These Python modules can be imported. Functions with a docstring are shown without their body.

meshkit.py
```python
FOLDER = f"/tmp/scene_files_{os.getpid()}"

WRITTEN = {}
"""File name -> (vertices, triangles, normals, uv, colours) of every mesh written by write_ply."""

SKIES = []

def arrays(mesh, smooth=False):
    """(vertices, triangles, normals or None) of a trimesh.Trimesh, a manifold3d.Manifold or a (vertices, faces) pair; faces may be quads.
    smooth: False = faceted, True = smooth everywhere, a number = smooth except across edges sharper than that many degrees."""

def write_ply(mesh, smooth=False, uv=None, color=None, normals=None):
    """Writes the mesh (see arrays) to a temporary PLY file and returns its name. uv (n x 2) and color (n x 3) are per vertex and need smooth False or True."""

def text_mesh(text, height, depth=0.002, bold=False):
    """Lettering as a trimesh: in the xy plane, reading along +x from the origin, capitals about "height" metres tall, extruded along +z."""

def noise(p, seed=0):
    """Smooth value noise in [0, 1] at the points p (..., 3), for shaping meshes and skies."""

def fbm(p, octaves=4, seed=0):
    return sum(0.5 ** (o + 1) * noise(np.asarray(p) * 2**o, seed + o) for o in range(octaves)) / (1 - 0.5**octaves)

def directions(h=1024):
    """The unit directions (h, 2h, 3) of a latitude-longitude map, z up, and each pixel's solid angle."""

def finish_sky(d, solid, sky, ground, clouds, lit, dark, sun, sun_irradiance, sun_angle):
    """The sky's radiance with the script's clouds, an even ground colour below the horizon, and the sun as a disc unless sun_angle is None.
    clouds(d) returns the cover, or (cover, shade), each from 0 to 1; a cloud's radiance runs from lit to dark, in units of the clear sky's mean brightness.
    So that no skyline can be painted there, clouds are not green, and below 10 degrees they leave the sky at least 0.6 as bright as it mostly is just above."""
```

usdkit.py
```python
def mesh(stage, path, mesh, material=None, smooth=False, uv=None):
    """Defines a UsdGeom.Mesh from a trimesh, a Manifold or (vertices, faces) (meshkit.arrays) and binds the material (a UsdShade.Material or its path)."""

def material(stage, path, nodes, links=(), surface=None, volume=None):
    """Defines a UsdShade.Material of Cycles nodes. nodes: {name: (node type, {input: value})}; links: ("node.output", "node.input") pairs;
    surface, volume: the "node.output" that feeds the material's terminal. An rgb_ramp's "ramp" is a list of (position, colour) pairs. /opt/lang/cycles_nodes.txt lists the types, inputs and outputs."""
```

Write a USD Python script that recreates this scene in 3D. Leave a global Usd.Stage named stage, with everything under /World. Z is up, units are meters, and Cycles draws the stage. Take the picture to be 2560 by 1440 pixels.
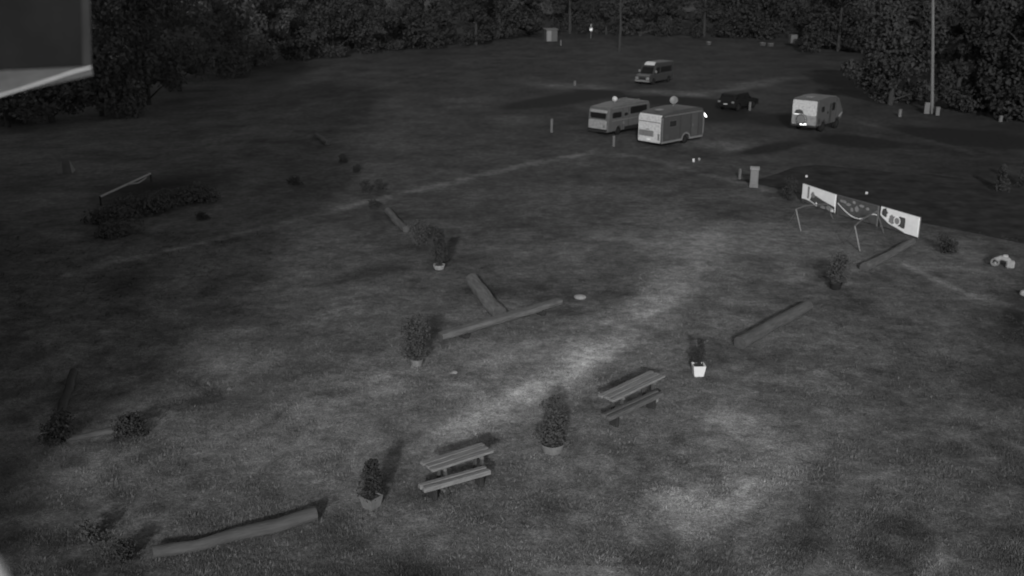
import math
import numpy as np
import trimesh
import manifold3d as m3
import usdkit
import meshkit
from pxr import Usd, UsdGeom, UsdLux, UsdShade, Gf, Sdf, Vt
from shapely.geometry import Polygon, Point, box as sbox
from shapely import affinity

stage = Usd.Stage.CreateInMemory()
UsdGeom.SetStageUpAxis(stage, UsdGeom.Tokens.z)
UsdGeom.SetStageMetersPerUnit(stage, 1.0)
UsdGeom.Xform.Define(stage, '/World')
T = Sdf.ValueTypeNames

# ------------------------------------------------------------------ camera, sky, light
CAM_H = 13.14                     # the camera hangs about 13 m above the meadow
PITCH = math.radians(17.904)      # looking down
FPX = 2600.0                      # focal length in pixels of the 2560 wide photograph
SUN_AZ, SUN_EL = math.radians(4.5), math.radians(18.8)   # direction the light travels, and its height
SKY_STRENGTH, SUN_INTENSITY, SUN_ANGLE, EXPOSURE = 0.148, 0.80, 2.4, 0.0

cam = UsdGeom.Camera.Define(stage, '/World/camera')
cam.AddTranslateOp().Set(Gf.Vec3d(0, 0, CAM_H))
cam.AddRotateXOp().Set(90 - math.degrees(PITCH))
cam.CreateHorizontalApertureAttr(36.0)
cam.CreateVerticalApertureAttr(36.0 * 9 / 16)
cam.CreateFocalLengthAttr(36.0 * FPX / 2560)
cam.CreateClippingRangeAttr(Gf.Vec2f(0.05, 2000))
cam.CreateFStopAttr(2.2)          # the night picture is a little soft
cam.CreateFocusDistanceAttr(8.0)
cam.CreateExposureAttr(EXPOSURE)

to_sun = np.array([-math.sin(SUN_AZ) * math.cos(SUN_EL), -math.cos(SUN_AZ) * math.cos(SUN_EL), math.sin(SUN_EL)])
sky_mat = usdkit.material(stage, '/World/Looks/night_sky', {
    "sky": ("sky_texture", {"sky_type": "single_scattering", "sun_disc": False, "sun_elevation": SUN_EL,
                            "sun_rotation": math.atan2(to_sun[0], to_sun[1])}),
    "bw": ("rgb_to_bw", {}),      # an infrared night camera sees no colour
    "bg": ("background_shader", {"strength": SKY_STRENGTH})},
    [("sky.color", "bw.color"), ("bw.val", "bg.color")], surface="bg.background")
dome = UsdLux.DomeLight.Define(stage, '/World/sky')
UsdShade.MaterialBindingAPI.Apply(dome.GetPrim()).Bind(sky_mat)
dome.GetPrim().SetCustomDataByKey('kind', 'structure')
sun = UsdLux.DistantLight.Define(stage, '/World/sun')
sun.CreateNormalizeAttr(True)
sun.CreateIntensityAttr(SUN_INTENSITY)
sun.CreateAngleAttr(SUN_ANGLE)
sun.CreateColorAttr(Gf.Vec3f(1, 1, 1))
sun.AddRotateZOp().Set(-math.degrees(SUN_AZ))
sun.AddRotateXOp().Set(90 - math.degrees(SUN_EL))


def G(px, py, z=0.0):
    """The point at height z that stands at this place of the photograph."""
    u, x = (720 - py) / FPX, (px - 1280) / FPX
    d = np.array([x, math.cos(PITCH) + u * math.sin(PITCH), -math.sin(PITCH) + u * math.cos(PITCH)])
    return np.array([0, 0, CAM_H]) + d * ((z - CAM_H) / d[2])


def at_depth(px, py, y):
    u, x = (720 - py) / FPX, (px - 1280) / FPX
    d = np.array([x, math.cos(PITCH) + u * math.sin(PITCH), -math.sin(PITCH) + u * math.cos(PITCH)])
    return np.array([0, 0, CAM_H]) + d * (y / d[1])


def seen_at(v):
    v = np.asarray(v, float) - [0, 0, CAM_H]
    fw = np.maximum(v[..., 1] * math.cos(PITCH) - v[..., 2] * math.sin(PITCH), 0.5)
    up = v[..., 1] * math.sin(PITCH) + v[..., 2] * math.cos(PITCH)
    return 1280 + FPX * v[..., 0] / fw, 720 - FPX * up / fw


# ------------------------------------------------------------------ helpers
used = {}


def numbered(path):
    if path not in used:
        used[path] = 0
        return path
    used[path] += 1
    return f"{path}_{used[path]:03d}"


def tag(prim, label=None, cat=None, group=None, kind=None):
    for k, v in (('label', label), ('category', cat), ('group', group), ('kind', kind)):
        if v:
            prim.SetCustomDataByKey(k, v)
    return prim


def thing(name, label, cat, loc=(0, 0, 0), rz=0.0, group=None, scale=None):
    x = UsdGeom.Xform.Define(stage, numbered('/World/' + name))
    x.AddTranslateOp().Set(Gf.Vec3d(*map(float, loc)))
    x.AddRotateZOp().Set(float(rz))
    if scale:
        x.AddScaleOp().Set(Gf.Vec3f(*scale))
    return tag(x.GetPrim(), label, cat, group)


def part(parent, name, mesh, mat, label=None, smooth=35, kind=None):
    base = '/World' if parent is None else str(parent.GetPath())
    if isinstance(mesh, (list, tuple)) and len(mesh) and hasattr(mesh[0], 'vertices'):
        mesh = trimesh.util.concatenate(list(mesh))
    p = usdkit.mesh(stage, numbered(base + '/' + name), mesh, mat, smooth=smooth).GetPrim()
    return tag(p, label, kind=kind)


def copy_of(src, label, loc, rz=0.0, scale=None, group=None):
    c = src.GetCustomData()
    r = thing(src.GetName().rstrip('0123456789').rstrip('_'), label, c['category'], loc, rz, group or c.get('group'), scale)
    r.GetReferences().AddInternalReference(src.GetPath())
    r.SetInstanceable(True)
    return r


def hull(points):
    m = m3.Manifold.hull_points(np.asarray(points, float)).to_mesh()
    return trimesh.Trimesh(m.vert_properties[:, :3], m.tri_verts, process=False)


def tm(man):
    m = man.to_mesh()
    return trimesh.Trimesh(m.vert_properties[:, :3], m.tri_verts, process=False)


def cbox(sx, sy, sz, c=0.01, at=(0, 0, 0)):
    """A box with chamfered edges; at = middle of its base."""
    c = min(c, sx / 3, sy / 3, sz / 3)
    p = []
    for a in (-1, 1):
        for b in (-1, 1):
            for d in (-1, 1):
                x, y, z = a * sx / 2, b * sy / 2, d * sz / 2
                p += [(x - a * c, y - b * c, z), (x - a * c, y, z - d * c), (x, y - b * c, z - d * c)]
    m = hull(p)
    m.apply_translation((at[0], at[1], at[2] + sz / 2))
    return m


def rod(a, b, r, r2=None, n=10):
    """A tapered round bar from a to b."""
    a, b = np.asarray(a, float), np.asarray(b, float)
    r2 = r if r2 is None else r2
    d = (b - a) / np.linalg.norm(b - a)
    h = np.array([1, 0, 0]) if abs(d[0]) < 0.9 else np.array([0, 1, 0])
    u = np.cross(d, h); u /= np.linalg.norm(u); v = np.cross(d, u)
    t = np.arange(n) * 2 * np.pi / n
    ring = np.cos(t)[:, None] * u + np.sin(t)[:, None] * v
    return hull(np.vstack([a + ring * r, b + ring * r2]))


def tube_along(pts, r, n=8):
    pts = np.asarray(pts, float)
    out = []
    rr = np.broadcast_to(r, len(pts))
    v, f = [], []
    tan = np.gradient(pts, axis=0)
    for k, (p, t) in enumerate(zip(pts, tan)):
        t = t / (np.linalg.norm(t) + 1e-9)
        h = np.array([0, 0, 1]) if abs(t[2]) < 0.9 else np.array([1, 0, 0])
        u = np.cross(t, h); u /= np.linalg.norm(u); w = np.cross(t, u)
        a = np.arange(n) * 2 * np.pi / n
        v.append(p + rr[k] * (np.cos(a)[:, None] * u + np.sin(a)[:, None] * w))
    m = len(pts)
    for k in range(m - 1):
        for j in range(n):
            a, b, c, d = k * n + j, k * n + (j + 1) % n, (k + 1) * n + (j + 1) % n, (k + 1) * n + j
            f += [(a, b, c), (a, c, d)]
    V = np.vstack(v + [pts[:1], pts[-1:]])
    for j in range(n):
        f += [(m * n, (j + 1) % n, j), (m * n + 1, (m - 1) * n + j, (m - 1) * n + (j + 1) % n)]
    return trimesh.Trimesh(V, np.array(f), process=False)


def lathe(profile, n=28):
    pr = np.asarray(profile, float)
    v, f = [], []
    for k in range(n):
        a = 2 * np.pi * k / n
        v.append(np.stack([pr[:, 0] * np.cos(a), pr[:, 0] * np.sin(a), pr[:, 1]], 1))
    m = len(pr)
    for k in range(n):
        for j in range(m - 1):
            a, b = k * m + j, ((k + 1) % n) * m + j
            f += [(a, b, b + 1), (a, b + 1, a + 1)]
    t = trimesh.Trimesh(np.vstack(v), np.array(f), process=False)
    return t


def plate(poly, t):
    """A flat plate: polygon (x, z) in the plane y = 0, its face towards -y, t thick."""
    m = trimesh.util.concatenate([trimesh.creation.extrude_polygon(g, t, engine='earcut') for g in getattr(poly, 'geoms', [poly])])
    v = m.vertices.copy()
    m.vertices = np.stack([v[:, 0], -v[:, 2], v[:, 1]], 1)
    return m


def rrect(x0, z0, x1, z1, r):
    return sbox(x0 + r, z0 + r, x1 - r, z1 - r).buffer(r, quad_segs=4)


def moved(m, at=(0, 0, 0), rz=0.0, rx=0.0, ry=0.0):
    m = m.copy()
    for ang, ax in ((rx, (1, 0, 0)), (ry, (0, 1, 0)), (rz, (0, 0, 1))):
        if ang:
            m.apply_transform(trimesh.transformations.rotation_matrix(math.radians(ang), ax))
    m.apply_translation(at)
    return m


# ------------------------------------------------------------------ materials (the picture is an infrared one: all greys)
def grey(name, v, rough=0.7, var=0.25, scale=6.0, bump=0.0, bump_scale=30.0, metallic=0.0, spec=0.3, stretch=None, detail=4):
    lo, hi = v * (1 - var), v * (1 + var)
    nodes = {"tc": ("texture_coordinate", {}),
             "map": ("mapping", {"mapping_type": "point", "scale": stretch or (1, 1, 1)}),
             "n": ("noise_texture", {"scale": scale, "detail": detail, "roughness": 0.65}),
             "r": ("rgb_ramp", {"ramp": [(0.25, (lo,) * 3), (0.5, (v,) * 3), (0.75, (hi,) * 3)]}),
             "p": ("principled_bsdf", {"roughness": rough, "metallic": metallic, "specular_ior_level": spec})}
    links = [("tc.object", "map.vector"), ("map.vector", "n.vector"), ("n.fac", "r.fac"), ("r.color", "p.base_color")]
    if bump:
        nodes["bn"] = ("noise_texture", {"scale": bump_scale, "detail": 3})
        nodes["bp"] = ("bump", {"strength": bump, "distance": 0.03})
        links += [("map.vector", "bn.vector"), ("bn.fac", "bp.height"), ("bp.normal", "p.normal")]
    return usdkit.material(stage, '/World/Looks/' + name, nodes, links, surface="p.BSDF")


def foliage(name, v, var=0.5):
    return usdkit.material(stage, '/World/Looks/' + name, {
        "g": ("geometry", {}),
        "r": ("rgb_ramp", {"ramp": [(0.0, (v * (1 - var),) * 3), (1.0, (v * (1 + var),) * 3)]}),
        "d": ("principled_bsdf", {"roughness": 0.75, "specular_ior_level": 0.2}),
        "t": ("translucent_bsdf", {"color": (v * 0.6,) * 3}),
        "m": ("mix_closure", {"fac": 0.25})},
        [("g.random_per_island", "r.fac"), ("r.color", "d.base_color"), ("d.BSDF", "m.closure1"), ("t.BSDF", "m.closure2")],
        surface="m.closure")


M = dict(
    bark=grey('bark', 0.095, 0.85, 0.45, 5, 0.8, 14, stretch=(0.35, 2, 2)),
    bark_dark=grey('bark_dark', 0.022, 0.9, 0.4, 5, 0.8, 14),
    pale_wood=grey('pale_wood', 0.055, 0.8, 0.35, 5, 0.5, 20, stretch=(0.3, 2.5, 2.5)),
    cut_wood=grey('cut_wood', 0.05, 0.85, 0.35, 9, 0.3, 30),
    plank=grey('weathered_plank', 0.15, 0.8, 0.4, 6, 0.4, 24, stretch=(0.4, 3, 3)),
    plank_dark=grey('dark_plank', 0.075, 0.85, 0.4, 6, 0.4, 24, stretch=(0.4, 3, 3)),
    beam=grey('table_beam', 0.10, 0.85, 0.35, 6, 0.3, 20),
    terracotta=grey('terracotta', 0.12, 0.8, 0.3, 8, 0.3, 30),
    white_pot=grey('white_glaze', 0.52, 0.55, 0.04, 6, 0.0),
    stone=grey('stone', 0.19, 0.85, 0.3, 9, 0.5, 18),
    soil=grey('soil', 0.05, 0.95, 0.4, 20, 0.6, 40),
    white_paint=grey('white_paint', 0.34, 0.5, 0.4, 7, detail=8),
    cream_paint=grey('cream_paint', 0.17, 0.5, 0.4, 6, detail=8),
    hammered_side_shade=grey('hammered_sheet_and_shade', 0.034, 0.55, 0.18, 5, 0.35, 60),  # caravan side: shade of the dim side put into the colour
    grey_and_side_shade=grey('grey_paint_and_shade', 0.045, 0.5, 0.2, 3),  # box camper's side shade put into the grey; hut and crates share it
    beige_and_side_shade=grey('beige_paint_and_shade', 0.062, 0.5, 0.22, 3),  # camper van's side shade put into the beige; tent and trailer share it
    trim=grey('pale_trim', 0.11, 0.5, 0.15, 8),
    roof=grey('roof_skin', 0.10, 0.6, 0.3, 3),
    dark_paint=grey('dark_paint', 0.008, 0.6, 0.2, 3, spec=0.08),
    dull_paint=grey('dull_paint', 0.022, 0.5, 0.25, 4),
    glass=grey('dark_glass', 0.008, 0.3, 0.2, 2, spec=0.12),
    rubber=grey('rubber', 0.012, 0.9, 0.3, 10, spec=0.05),
    black=grey('black_plastic', 0.014, 0.7, 0.2, 6, spec=0.1),
    mid_plastic=grey('grey_plastic', 0.11, 0.6, 0.2, 6),
    reflector=grey('reflector', 0.9, 0.22, 0.03, 20, metallic=1.0),
    reflector_dim=grey('reflector_weathered', 0.7, 0.42, 0.2, 20, metallic=1.0),
    board_white=grey('board_white', 0.66, 0.6, 0.10, 3, detail=6),
    board_dark=grey('board_dark', 0.055, 0.6, 0.35, 4),
    board_mid=grey('board_mid', 0.18, 0.6, 0.4, 7),
    board_frame=grey('board_frame', 0.08, 0.7, 0.2, 6),
    post=grey('post_paint', 0.075, 0.7, 0.3, 8),
    pipe=grey('galvanised_pipe', 0.17, 0.5, 0.2, 8),
    pole=grey('pole_wood', 0.085, 0.85, 0.3, 4, 0.3, 20, stretch=(3, 3, 0.2)),
    concrete=grey('concrete', 0.11, 0.85, 0.25, 6, 0.3, 25),
    housing=grey('housing_paint', 0.011, 0.8, 0.3, 4, 0.15, 20, spec=0.03),
    housing_edge=grey('housing_edge', 0.028, 0.85, 0.3, 6, spec=0.02),
    ledge=grey('ledge_paint', 0.085, 0.6, 0.4, 9, 0.2, 40),
    rail=grey('rail_paint', 0.35, 0.5, 0.25, 8),
    leaf_tree=foliage('tree_leaves', 0.031, 0.25),
    leaf_pale=foliage('pale_tree_leaves', 0.044, 0.3),
    leaf_left=foliage('left_tree_leaves', 0.095, 0.4),
    log_dark=grey('dark_bark', 0.06, 0.88, 0.45, 5, 0.8, 14, stretch=(0.35, 2, 2)),
    leaf_shrub=foliage('shrub_leaves', 0.15, 0.6),
    leaf_dark=foliage('dark_shrub_leaves', 0.085, 0.6),
)
M['lamp'] = usdkit.material(stage, '/World/Looks/lit_lamp', {"e": ("emission", {"color": (1, 1, 1), "strength": 4.0})}, [], surface="e.emission")

# ------------------------------------------------------------------ the meadow
GREYS = {  # turf tone with the lamp beam's fall-off painted in, read along rows of the photograph (8-bit greys)
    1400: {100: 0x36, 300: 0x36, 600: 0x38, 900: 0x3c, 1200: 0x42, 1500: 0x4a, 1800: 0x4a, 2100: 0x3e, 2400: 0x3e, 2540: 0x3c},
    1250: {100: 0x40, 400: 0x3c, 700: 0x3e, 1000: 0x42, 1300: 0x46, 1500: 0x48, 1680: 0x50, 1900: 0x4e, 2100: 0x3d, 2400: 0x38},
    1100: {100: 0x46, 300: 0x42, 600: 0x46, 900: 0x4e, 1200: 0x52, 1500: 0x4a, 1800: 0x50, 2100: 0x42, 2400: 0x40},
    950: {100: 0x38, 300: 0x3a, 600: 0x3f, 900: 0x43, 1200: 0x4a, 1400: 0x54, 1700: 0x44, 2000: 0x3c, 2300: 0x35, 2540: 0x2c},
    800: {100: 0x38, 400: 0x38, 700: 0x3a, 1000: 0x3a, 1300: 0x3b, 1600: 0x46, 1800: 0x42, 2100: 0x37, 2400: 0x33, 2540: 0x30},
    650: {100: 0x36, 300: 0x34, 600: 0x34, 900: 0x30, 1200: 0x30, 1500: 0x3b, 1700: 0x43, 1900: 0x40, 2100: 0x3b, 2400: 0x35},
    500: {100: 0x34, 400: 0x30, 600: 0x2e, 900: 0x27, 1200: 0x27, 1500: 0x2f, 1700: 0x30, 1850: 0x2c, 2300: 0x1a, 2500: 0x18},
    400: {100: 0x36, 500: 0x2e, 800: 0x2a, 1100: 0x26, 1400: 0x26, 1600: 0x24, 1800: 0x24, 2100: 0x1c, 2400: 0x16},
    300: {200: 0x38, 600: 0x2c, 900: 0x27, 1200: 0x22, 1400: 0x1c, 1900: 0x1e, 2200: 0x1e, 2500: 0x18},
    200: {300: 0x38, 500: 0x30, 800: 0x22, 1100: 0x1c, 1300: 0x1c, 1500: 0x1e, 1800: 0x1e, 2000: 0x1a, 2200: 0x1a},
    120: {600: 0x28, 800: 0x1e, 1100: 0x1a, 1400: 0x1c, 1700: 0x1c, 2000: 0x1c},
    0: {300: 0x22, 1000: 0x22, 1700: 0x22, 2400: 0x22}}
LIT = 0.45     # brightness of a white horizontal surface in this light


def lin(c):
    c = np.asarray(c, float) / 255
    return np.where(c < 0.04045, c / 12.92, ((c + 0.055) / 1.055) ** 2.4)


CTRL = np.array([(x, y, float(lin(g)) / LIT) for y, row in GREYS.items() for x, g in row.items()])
# bare dry or longer darker patches of turf, paler and darker strips in the camp: centre, half sizes, tilt, change of albedo
PATCHES = [(1400, 938, 150, 24, -27, .17), (1250, 1015, 130, 26, -22, .08), (1130, 975, 60, 22, -15, .06), (1570, 815, 160, 46, -40, .06), (1690, 705, 120, 50, -48, .045), (1480, 880, 120, 30, -35, .07), (1250, 900, 140, 16, -24, .05), (1020, 960, 160, 26, -16, .05), (1780, 620, 70, 40, -40, .03),
           (1680, 1242, 75, 42, -25, .14), (1850, 1215, 170, 60, -15, .11), (1740, 1325, 55, 60, 0, .13), (1870, 1080, 110, 30, 22, .06),
           (1490, 1425, 60, 22, 0, .09), (1860, 1250, 100, 30, -30, .05), (1150, 1085, 140, 38, -18, .12), (880, 960, 120, 20, -12, .03),
           (1560, 1130, 90, 45, 10, -.04), (2025, 1340, 38, 60, 20, -.055), (1750, 768, 60, 26, -30, -.035), (900, 690, 120, 14, -12, -.035),
           (900, 655, 110, 9, -14, .02), (900, 865, 160, 16, -14, -.03), (690, 1055, 75, 12, -42, -.05), (1290, 715, 190, 18, -8, -.03),
           (400, 480, 160, 45, -12, -.05), (310, 720, 70, 50, -20, -.045), (430, 1010, 150, 16, -12, -.03), (830, 980, 45, 10, -10, -.03),
           (1640, 1390, 90, 40, 0, -.03), (2050, 1220, 40, 60, 0, -.02), (2290, 1250, 110, 20, 30, .03), (2330, 1420, 60, 40, -50, .04),
           (1900, 1440, 40, 30, 0, .05), (1700, 480, 80, 8, -10, -.02), (2400, 660, 110, 60, 20, .02), (2540, 800, 50, 60, 0, -.05),
           (450, 870, 200, 18, -14, .02), (1000, 1010, 60, 18, -15, .04), (1220, 920, 60, 14, -20, -.03), (1980, 690, 60, 22, -10, .04),
           (1440, 217, 125, 9, 4, .03), (1690, 233, 100, 7, 4, .028), (1860, 216, 110, 9, -9, .028), (1420, 247, 150, 11, -8, -.03), (1500, 232, 70, 6, 8, -.02), (1690, 252, 110, 9, 2, -.03), (1790, 285, 80, 20, 0, -.02), (1300, 300, 60, 12, 0, .012), (1950, 300, 60, 14, 0, -.02),
           (1800, 365, 100, 12, 4, .025), (1920, 372, 70, 9, -8, -.035), (2150, 355, 90, 12, 5, -.03), (2420, 345, 150, 14, 6, -.035),
           (1170, 250, 90, 12, 0, .01), (1480, 590, 80, 10, -6, .015)]
LINES = [([(150, 690), (250, 665), (640, 575), (940, 500), (1300, 415), (1480, 380)], 6, .04), ([(2255, 660), (2420, 735), (2575, 778)], 6, .055),
         ([(1780, 1275), (1900, 1190)], 4, .07), ([(1480, 380), (1620, 396), (1840, 456), (1940, 480)], 5, .022), ([(2185, 487), (2325, 440)], 3, .012), ([(2060, 440), (2110, 424)], 3, .012),
         ([(2150, 305), (2300, 345), (2440, 385)], 4, .014), ([(370, 430), (760, 265), (1180, 155)], 4, .008)]


def seg_dist(x, y, pts):
    best = np.full(x.shape, 1e9)
    for (ax, ay), (bx, by) in zip(pts[:-1], pts[1:]):
        dx, dy = bx - ax, by - ay
        t = np.clip(((x - ax) * dx + (y - ay) * dy) / (dx * dx + dy * dy), 0, 1)
        best = np.minimum(best, np.hypot(x - ax - t * dx, y - ay - t * dy))
    return best


def turf_tone_and_falloff(v):
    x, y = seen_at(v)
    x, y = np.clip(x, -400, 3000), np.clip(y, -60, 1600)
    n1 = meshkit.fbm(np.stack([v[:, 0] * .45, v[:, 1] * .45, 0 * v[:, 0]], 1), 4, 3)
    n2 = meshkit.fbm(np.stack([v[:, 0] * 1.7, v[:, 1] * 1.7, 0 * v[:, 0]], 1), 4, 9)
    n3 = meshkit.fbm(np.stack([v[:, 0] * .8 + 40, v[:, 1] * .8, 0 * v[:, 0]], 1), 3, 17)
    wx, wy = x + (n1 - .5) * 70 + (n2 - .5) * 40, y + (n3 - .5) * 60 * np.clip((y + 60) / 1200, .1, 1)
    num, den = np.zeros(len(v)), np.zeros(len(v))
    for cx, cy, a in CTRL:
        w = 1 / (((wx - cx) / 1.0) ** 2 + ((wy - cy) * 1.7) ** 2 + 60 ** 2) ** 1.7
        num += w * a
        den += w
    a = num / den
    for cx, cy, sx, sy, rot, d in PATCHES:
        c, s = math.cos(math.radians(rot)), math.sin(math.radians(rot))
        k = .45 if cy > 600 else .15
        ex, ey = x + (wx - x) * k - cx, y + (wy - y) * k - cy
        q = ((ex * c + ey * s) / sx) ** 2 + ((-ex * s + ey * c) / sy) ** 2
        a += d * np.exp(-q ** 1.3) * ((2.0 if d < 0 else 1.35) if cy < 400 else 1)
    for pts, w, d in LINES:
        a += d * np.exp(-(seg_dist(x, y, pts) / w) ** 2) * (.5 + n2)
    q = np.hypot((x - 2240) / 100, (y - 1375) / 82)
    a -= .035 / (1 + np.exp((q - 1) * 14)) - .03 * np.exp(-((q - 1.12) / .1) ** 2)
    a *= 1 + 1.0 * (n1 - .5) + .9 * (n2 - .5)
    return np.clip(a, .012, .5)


def graded(lo, hi, step, far_lo, far_hi, growth=1.13):
    mid = list(np.arange(lo, hi, step))
    a, s = [], step
    x = lo
    while x > far_lo:
        s *= growth; x -= s; a.append(x)
    b, s = [], step
    x = mid[-1]
    while x < far_hi:
        s *= growth; x += s; b.append(x)
    return np.array(a[::-1] + mid + b)


def turf_height(v):
    n = meshkit.fbm(np.stack([v[:, 0] * .35, v[:, 1] * .35, 0 * v[:, 0]], 1), 3, 5) - .55
    n = n + .55 * (meshkit.fbm(np.stack([v[:, 0] * 1.6, v[:, 1] * 1.6, 0 * v[:, 0]], 1), 3, 8) - .5)
    fade = np.clip((46 - v[:, 1]) / 8, 0, 1) * np.clip((v[:, 1] - 8) / 6, 0, 1)
    return n * .10 * fade


gx = graded(-18, 26, .17, -420, 420, 1.04)
gy = graded(17, 60, .17, -120, 60)
gy = np.r_[gy[gy < 60], graded(60, 60.5, .17, 60, 150, 1.011)]
gy = np.unique(np.r_[gy, graded(gy[-1], gy[-1] + 1.5, 1.1, gy[-1], 700, 1.12)])
XX, YY = np.meshgrid(gx, gy)
gv = np.stack([XX.ravel(), YY.ravel(), np.zeros(XX.size)], 1)
galb = turf_tone_and_falloff(gv)
gv[:, 2] = turf_height(gv)
ix = np.arange(XX.size).reshape(XX.shape)
gf = np.stack([ix[:-1, :-1].ravel(), ix[:-1, 1:].ravel(), ix[1:, 1:].ravel(), ix[1:, :-1].ravel()], 1)
turf_nodes = {"a": ("attribute", {"attribute": "turf"}), "g": ("geometry", {}),
              "n": ("noise_texture", {"scale": 2.6, "detail": 9, "roughness": 0.88}),
              "n2": ("noise_texture", {"scale": 16.0, "detail": 4, "roughness": 0.8}),
              "r": ("rgb_ramp", {"ramp": [(0.30, (.25,) * 3), (0.5, (.95,) * 3), (0.70, (1.95,) * 3)]}),
              "r2": ("rgb_ramp", {"ramp": [(0.3, (.45,) * 3), (0.7, (1.6,) * 3)]}),
              "m": ("mix", {"mix_type": "multiply", "fac": 1.0}), "m2": ("mix", {"mix_type": "multiply", "fac": 1.0}),
              "b": ("bump", {"strength": 0.7, "distance": 0.06}),
              "p": ("principled_bsdf", {"roughness": 0.9, "specular_ior_level": 0.1})}
turf_mat = usdkit.material(stage, '/World/Looks/turf', turf_nodes, [
    ("g.position", "n.vector"), ("g.position", "n2.vector"), ("n.fac", "r.fac"), ("n2.fac", "r2.fac"), ("a.color", "m.color1"), ("r.color", "m.color2"),
    ("m.color", "m2.color1"), ("r2.color", "m2.color2"), ("m2.color", "p.base_color"), ("n.fac", "b.height"), ("b.normal", "p.normal")], surface="p.BSDF")
ground = usdkit.mesh(stage, numbered('/World/ground'), (gv, gf), turf_mat, smooth=True)
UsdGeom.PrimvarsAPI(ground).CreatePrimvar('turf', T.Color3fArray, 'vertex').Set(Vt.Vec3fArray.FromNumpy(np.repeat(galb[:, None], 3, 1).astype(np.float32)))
tag(ground.GetPrim(), kind='structure')

# the dark asphalt lane between the meadow and the camp site
road_px = [(1840, 450), (1920, 466), (2000, 484), (2150, 518), (2310, 558), (2440, 584), (2570, 612), (2800, 668), (2800, 520), (2560, 470), (2420, 448), (2330, 436), (2220, 430), (2110, 419), (2040, 412), (1985, 418), (1950, 432), (1900, 447)]
road_poly = Polygon([tuple(G(*p)[:2]) for p in road_px])
rd = trimesh.creation.extrude_polygon(road_poly, 0.02, engine='earcut')
rd.apply_translation((0, 0, -0.008))
part(None, 'road', rd, grey('asphalt', 0.024, 0.95, 0.65, 0.9, 0.3, 40, spec=0.03, detail=8), kind='structure', smooth=False)

# grass tufts standing in the near turf: one mass that nobody could count
rng = np.random.default_rng(5)


def tuft(r, n=12, h=0.07, spread=.09):
    v, f = [], []
    for k in range(n):
        a, b = r.uniform(0, 2 * np.pi), r.uniform(0, spread)
        o = np.array([math.cos(a) * b, math.sin(a) * b, -.01])
        lean = np.array([math.cos(a), math.sin(a), 0]) * r.uniform(.5, 1.9)
        L = h * r.uniform(.5, 1.25)
        d = lean + [0, 0, 1]; d /= np.linalg.norm(d)
        s = np.cross(d, [0, 0, 1]); s = s / (np.linalg.norm(s) + 1e-6) * r.uniform(.004, .009)
        i = len(v)
        v += [o - s, o + s, o + d * L * .6 + s * .7, o + d * L * .6 - s * .7, o + d * L + lean * .02]
        f += [(i, i + 1, i + 2), (i, i + 2, i + 3), (i + 3, i + 2, i + 4)]
    return trimesh.Trimesh(np.array(v), np.array(f), process=False)


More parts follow.
